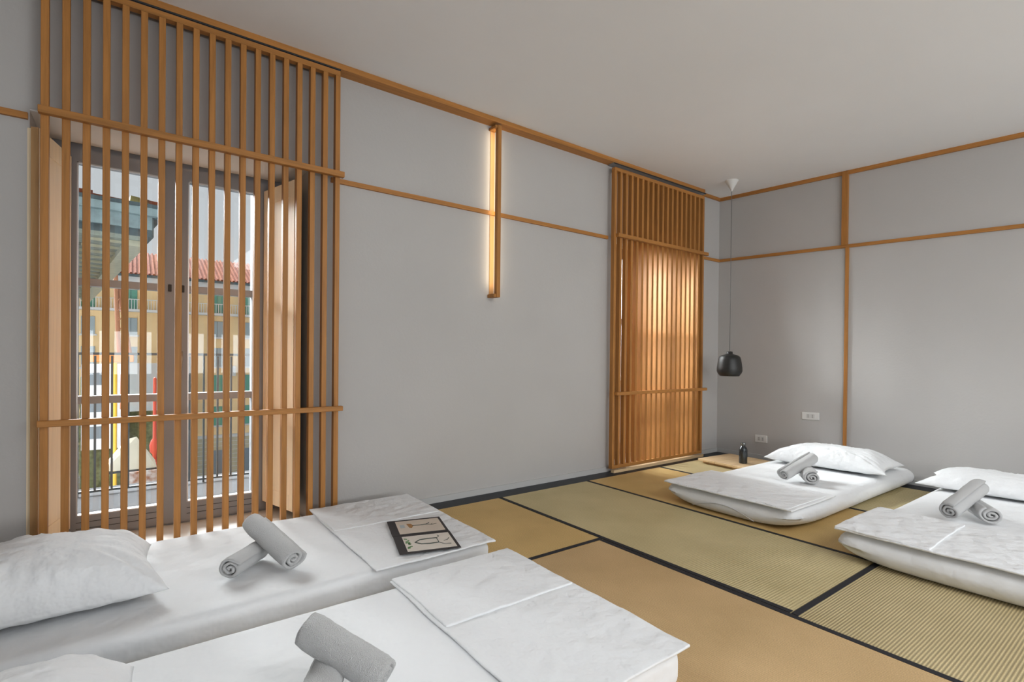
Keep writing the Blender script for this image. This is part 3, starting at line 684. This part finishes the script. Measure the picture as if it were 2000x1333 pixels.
# ------------------------------------------------------------------ outside: yellow apartment building
m_yel = mat('ochre_plaster', (0.84, 0.61, 0.33), 0.9, var=0.06, scale=.6)
m_yel2 = mat('pale_ochre_plaster', (0.66, 0.52, 0.31), 0.9, var=0.05, scale=.6)
m_stone = mat('pale_rusticated_stone', (0.50, 0.44, 0.29), 0.9, var=0.12, scale=2)
m_mould = mat('cornice_stone', (0.62, 0.62, 0.60), 0.9)
m_grn = mat('green_shutter', (0.12, 0.33, 0.24), 0.7); m_bls = mat('grey_blue_shutter', (0.33, 0.39, 0.40), 0.7)
YD = 62
t = thing('apartment_building', 'ochre yellow apartment building with terracotta roof across the street', 'building', (4, YD, 0))
def part(nm, x0, x1, y0, y1, z0, z1, m_, par=None):
    bm = bmesh.new(); bx(bm, x0-4, x1-4, y0-YD, y1-YD, z0, z1); return obj(nm, bm, m_, par or t)
part('wall', -9, 26, YD, YD+12, -13, 8.2, m_yel)
part('ground_floor_stone', -9, 26, YD-.25, YD, -13, -7.9, m_stone)
for zz in [-12.4+.45*k for k in range(10)]: part('stone_joint', -9, 26, YD-.27, YD-.24, zz, zz+.05, m_mould)
part('string_course', -9, 26, YD-.35, YD, -7.9, -7.6, m_mould)
part('cornice', -9, 26, YD-.9, YD, 7.75, 8.25, m_mould); part('cornice_lip', -9, 26, YD-1.2, YD, 8.25, 8.5, m_teald)
bm = bmesh.new(); v = [bm.verts.new(p) for p in ((-13, -1.3, 8.5), (22, -1.3, 8.5), (22, 6, 11.6), (-13, 6, 11.6), (-13, 13, 8.5), (22, 13, 8.5))]
bm.faces.new((v[0], v[1], v[2], v[3])); bm.faces.new((v[3], v[2], v[5], v[4])); bm.faces.new((v[0], v[3], v[4])); bm.faces.new((v[1], v[5], v[2])); bm.faces.new((v[0], v[4], v[5], v[1]))
rf = obj('roof', bm, m_tile, t)
bm = bmesh.new()                                                     # pantile rows
k = -9.0
while k < 25:
    a = Vector((k-4, -1.35, 8.52)); b = Vector((k-4, 6, 11.66)); tube(bm, [a, a.lerp(b, .5), b], .11, 6); k += .36
pt = obj('pantile_row', bm, m_tile, rf); pt['kind'] = 'stuff'
part('balcony_slab', -9, 26, YD-1.0, YD, 4.92, 5.15, m_mould)
bm = bmesh.new(); bx(bm, -13, 22, -.98, -.92, 6.05, 6.12)
k = -13.0
while k < 22: bx(bm, k, k+.05, -.98, -.93, 5.15, 6.06); k += .22
r_ = obj('balcony_rail', bm, m_mould, t); r_['kind'] = 'stuff'
for c in (-6.4, -3.2, 0.0, 3.55, 7.3, 10.45, 13.7, 17, 20.3):
    for (z0, z1, ms) in ((5.2, 7.5, m_grn), (2.7, 4.35, m_bls), (-.4, 1.55, m_bls), (-3.4, -1.3, m_grn), (-6.6, -4.6, m_grn)):
        f = part('window', c-.5, c+.5, YD-.06, YD+.02, z0, z1, m_win)
        for s in (-1, 1): part('shutter', c+s*.26-.24, c+s*.26+.24, YD-.14, YD-.06, z0+.02, z1-.02, ms, f)
        part('sill', c-.65, c+.65, YD-.22, YD, z0-.16, z0, m_mould)
    part('shop_door', c-.55, c+.55, YD-.32, YD-.24, -12.6, -9.2, m_win)
part('chimney', 2.2, 3.0, YD+3, YD+3.8, 9.5, 12.0, m_stone); part('chimney', 12, 12.7, YD+4, YD+4.6, 10, 12.4, m_stone)
part('air_conditioner', 8.55, 9.0, YD-.5, YD, -1.4, -.35, m_mould)

# street and things standing in it
m_street = mat('street_asphalt', (0.11, 0.11, 0.115), 0.9, var=0.1, scale=.5)
bm = bmesh.new(); bx(bm, -60, 90, 6, 120, -13.4, -13.0); tag(obj('street', bm, m_street), 'pale grey street far below the windows', 'street')
m_org = mat('orange_paint', (0.75, 0.27, 0.06), 0.5); m_red = mat('red_paint', (0.62, 0.07, 0.04), 0.5); m_ylw = mat('yellow_paint', (0.80, 0.52, 0.05), 0.5)
m_rust = mat('rusty_pipe', (0.42, 0.18, 0.09), 0.7); m_tent = mat('cream_tarpaulin', (0.60, 0.54, 0.42), 0.8, var=0.06, scale=1)
m_net = mat('orange_white_hoarding', (0.70, 0.28, 0.14), 0.8, var=0.5, scale=2.5, col2=(0.8, 0.75, 0.7))
m_hedge = mat('olive_hedge', (0.16, 0.17, 0.08), 0.95, var=0.4, scale=3, bump=0.8, bscale=6); m_panel = mat('corrugated_panel', (0.55, 0.60, 0.60), 0.6)
# crane with orange beam
t = thing('mobile_crane', 'orange construction crane with rusty lattice boom in the street', 'crane', (-1, 50, -13))
def P(nm, pts, r, m_, n=8):
    bm = bmesh.new(); tube(bm, [Vector(p)-Vector((-1, 50, -13)) for p in pts], r, n); return obj(nm, bm, m_, t)
bm = bmesh.new(); bx(bm, -1.5, 1.2, -.4, .4, 13.25, 13.85, None, .05); obj('cross_beam', bm, m_org, t)
P('boom', [(-.75, 50.4, .9), (-1.0, 51, 8.0)], .15, m_rust); P('boom', [(-.05, 50.4, .9), (-.75, 51, 6.0)], .15, m_rust)
for k in range(7): P('lattice_brace', [(-.75-.03*k, 50.5, 1.2+k*.75), (-.2-.10*k, 50.5, 1.6+k*.72)], .05, m_rust, 6)
P('mast', [(-.95, 49.8, -13), (-.95, 49.8, .2)], .13, m_ylw); P('hook_cable', [(-.45, 49.9, .2), (-.5, 49.9, -3.4)], .16, m_rust)
bm = bmesh.new(); bx(bm, -1.2, 2.4, -1.2, 1.2, .3, 2.2, None, .08); obj('chassis', bm, m_org, t)
for k in (-.7, .8, 1.8):
    bm = bmesh.new(); tube(bm, [(k, -1.35, .45), (k, -1.1, .45)], .45, 16); obj('wheel', bm, m_dark, t)
# red hydrant-like pump tower
t = thing('red_pump', 'tall red pipe stand beside the crane in the street', 'machine', (1.50, 48, -13))
bm = bmesh.new(); lathe(bm, [(.16, 0), (.14, 6.2), (.30, 6.4), (.34, 6.9), (.22, 7.3), (.12, 7.4), (.11, 12), (.05, 12.1)], 14); obj('pipe', bm, m_red, t, True)
bm = bmesh.new(); lathe(bm, [(.42, 5.2), (.46, 5.3), (.46, 5.5), (.42, 5.6)], 14); obj('flange', bm, m_red, t)
# cream canopy
t = thing('market_tent', 'cream pitched tarpaulin roof below the left window', 'tent', (.06, 45.3, -13))
bm = bmesh.new(); v = [bm.verts.new(p) for p in ((-1.45, -1.5, 6.0), (1.45, -1.5, 5.85), (1.45, 1.5, 5.95), (-1.45, 1.5, 6.1), (.3, 0, 8.0), (-.3, 0, 7.85))]
for f in ((0, 1, 4, 5), (1, 2, 4), (2, 3, 5, 4), (3, 0, 5), (3, 2, 1, 0)): bm.faces.new([v[i] for i in f])
obj('tarpaulin', bm, m_tent, t)
for sx in (-1.38, 1.38):
    for sy in (-1.4, 1.4):
        bm = bmesh.new(); tube(bm, [(sx, sy, 0), (sx, sy, 5.95)], .06, 8); obj('tent_pole', bm, m_iron, t)
bm = bmesh.new(); bx(bm, -1.5, 1.5, -1.56, -1.5, 5.80, 5.95); obj('valance', bm, m_iron, t)
bm = bmesh.new(); bx(bm, -.5, 1.5, -.04, .04, 0, 5.9); tag(obj('site_hoarding', bm, m_net, None, False, (.1, 43.2, -13)), 'orange and white site hoarding in front of the tent', 'fence')
bm = bmesh.new()
for k in range(30): bx(bm, -.2+k*.075, -.2+k*.075+.045, 0, .06, 0, 4.1)
bx(bm, -.25, 2.1, .06, .12, 0, 4.1)
tag(obj('container_wall', bm, m_panel, None, False, (0, 54, -4.0)), 'pale corrugated site container behind the crane', 'container')
bm = bmesh.new(); bx(bm, -3.2, -.4, 0, 2, 0, 7.0); o = obj('site_cabin', bm, m_nwall, None, False, (0, 54, -7.0)); tag(o, 'white stacked site cabin left of the crane', 'cabin')
for k in range(3):
    bm = bmesh.new(); bx(bm, -2.9, -1.9, -.04, .0, .9+k*2.2, 1.9+k*2.2); obj('window', bm, m_win, o)
bm = bmesh.new(); bx(bm, -3.4, 3.2, 0, 1.5, 0, 9.4); bmesh.ops.subdivide_edges(bm, edges=bm.edges[:], cuts=14, use_grid_fill=True)
for q in bm.verts: q.co += Vector((nz(q.co, 2.0, 1), nz(q.co, 2.0, 5), nz(q.co, 2.0, 9)))*.35
tag(obj('hedge', bm, m_hedge, None, True, (0, 57, -12.6)), 'tall olive green hedge behind the tent', 'hedge')
def car(x, y, m_, label):
    t = thing('car', label, 'car', (x, y, -13))
    bm = bmesh.new(); pr_ = [(-2.1, .35), (-2.1, .8), (-1.3, .95), (-.8, 1.42), (.7, 1.45), (1.4, 1.0), (2.1, .9), (2.15, .35)]
    a = [bm.verts.new((p, -.85, z)) for p, z in pr_]; b = [bm.verts.new((p, .85, z)) for p, z in pr_]
    bm.faces.new(a); bm.faces.new(b[::-1])
    for i in range(len(pr_)): bm.faces.new((a[i], a[(i+1) % 8], b[(i+1) % 8], b[i]))
    bmesh.ops.bevel(bm, geom=bm.edges[:], offset=.06, segments=2, affect='EDGES'); obj('body', bm, m_, t, True)
    bm = bmesh.new(); a = [(-1.15, .98), (-.75, 1.36), (.62, 1.38), (1.18, 1.02)]
    prs = [bm.verts.new((p, -.86, z)) for p, z in a]; bm.faces.new(prs); prs = [bm.verts.new((p, .86, z)) for p, z in a]; bm.faces.new(prs[::-1]); obj('side_window', bm, m_win, t)
    for wx_ in (-1.3, 1.35):
        for wy_ in (-.8, .8):
            bm = bmesh.new(); tube(bm, [(wx_, wy_-.1, .33), (wx_, wy_+.1, .33)], .33, 16); obj('wheel', bm, m_dark, t)
m_navy = mat('navy_car_paint', (0.03, 0.05, 0.12), 0.3)
car(9.2, 56.5, m_navy, 'dark blue car parked at the foot of the yellow building'); car(14.4, 56.5, mat('grey_car_paint', (.3, .3, .32), .3), 'grey car parked right of the dark blue car')
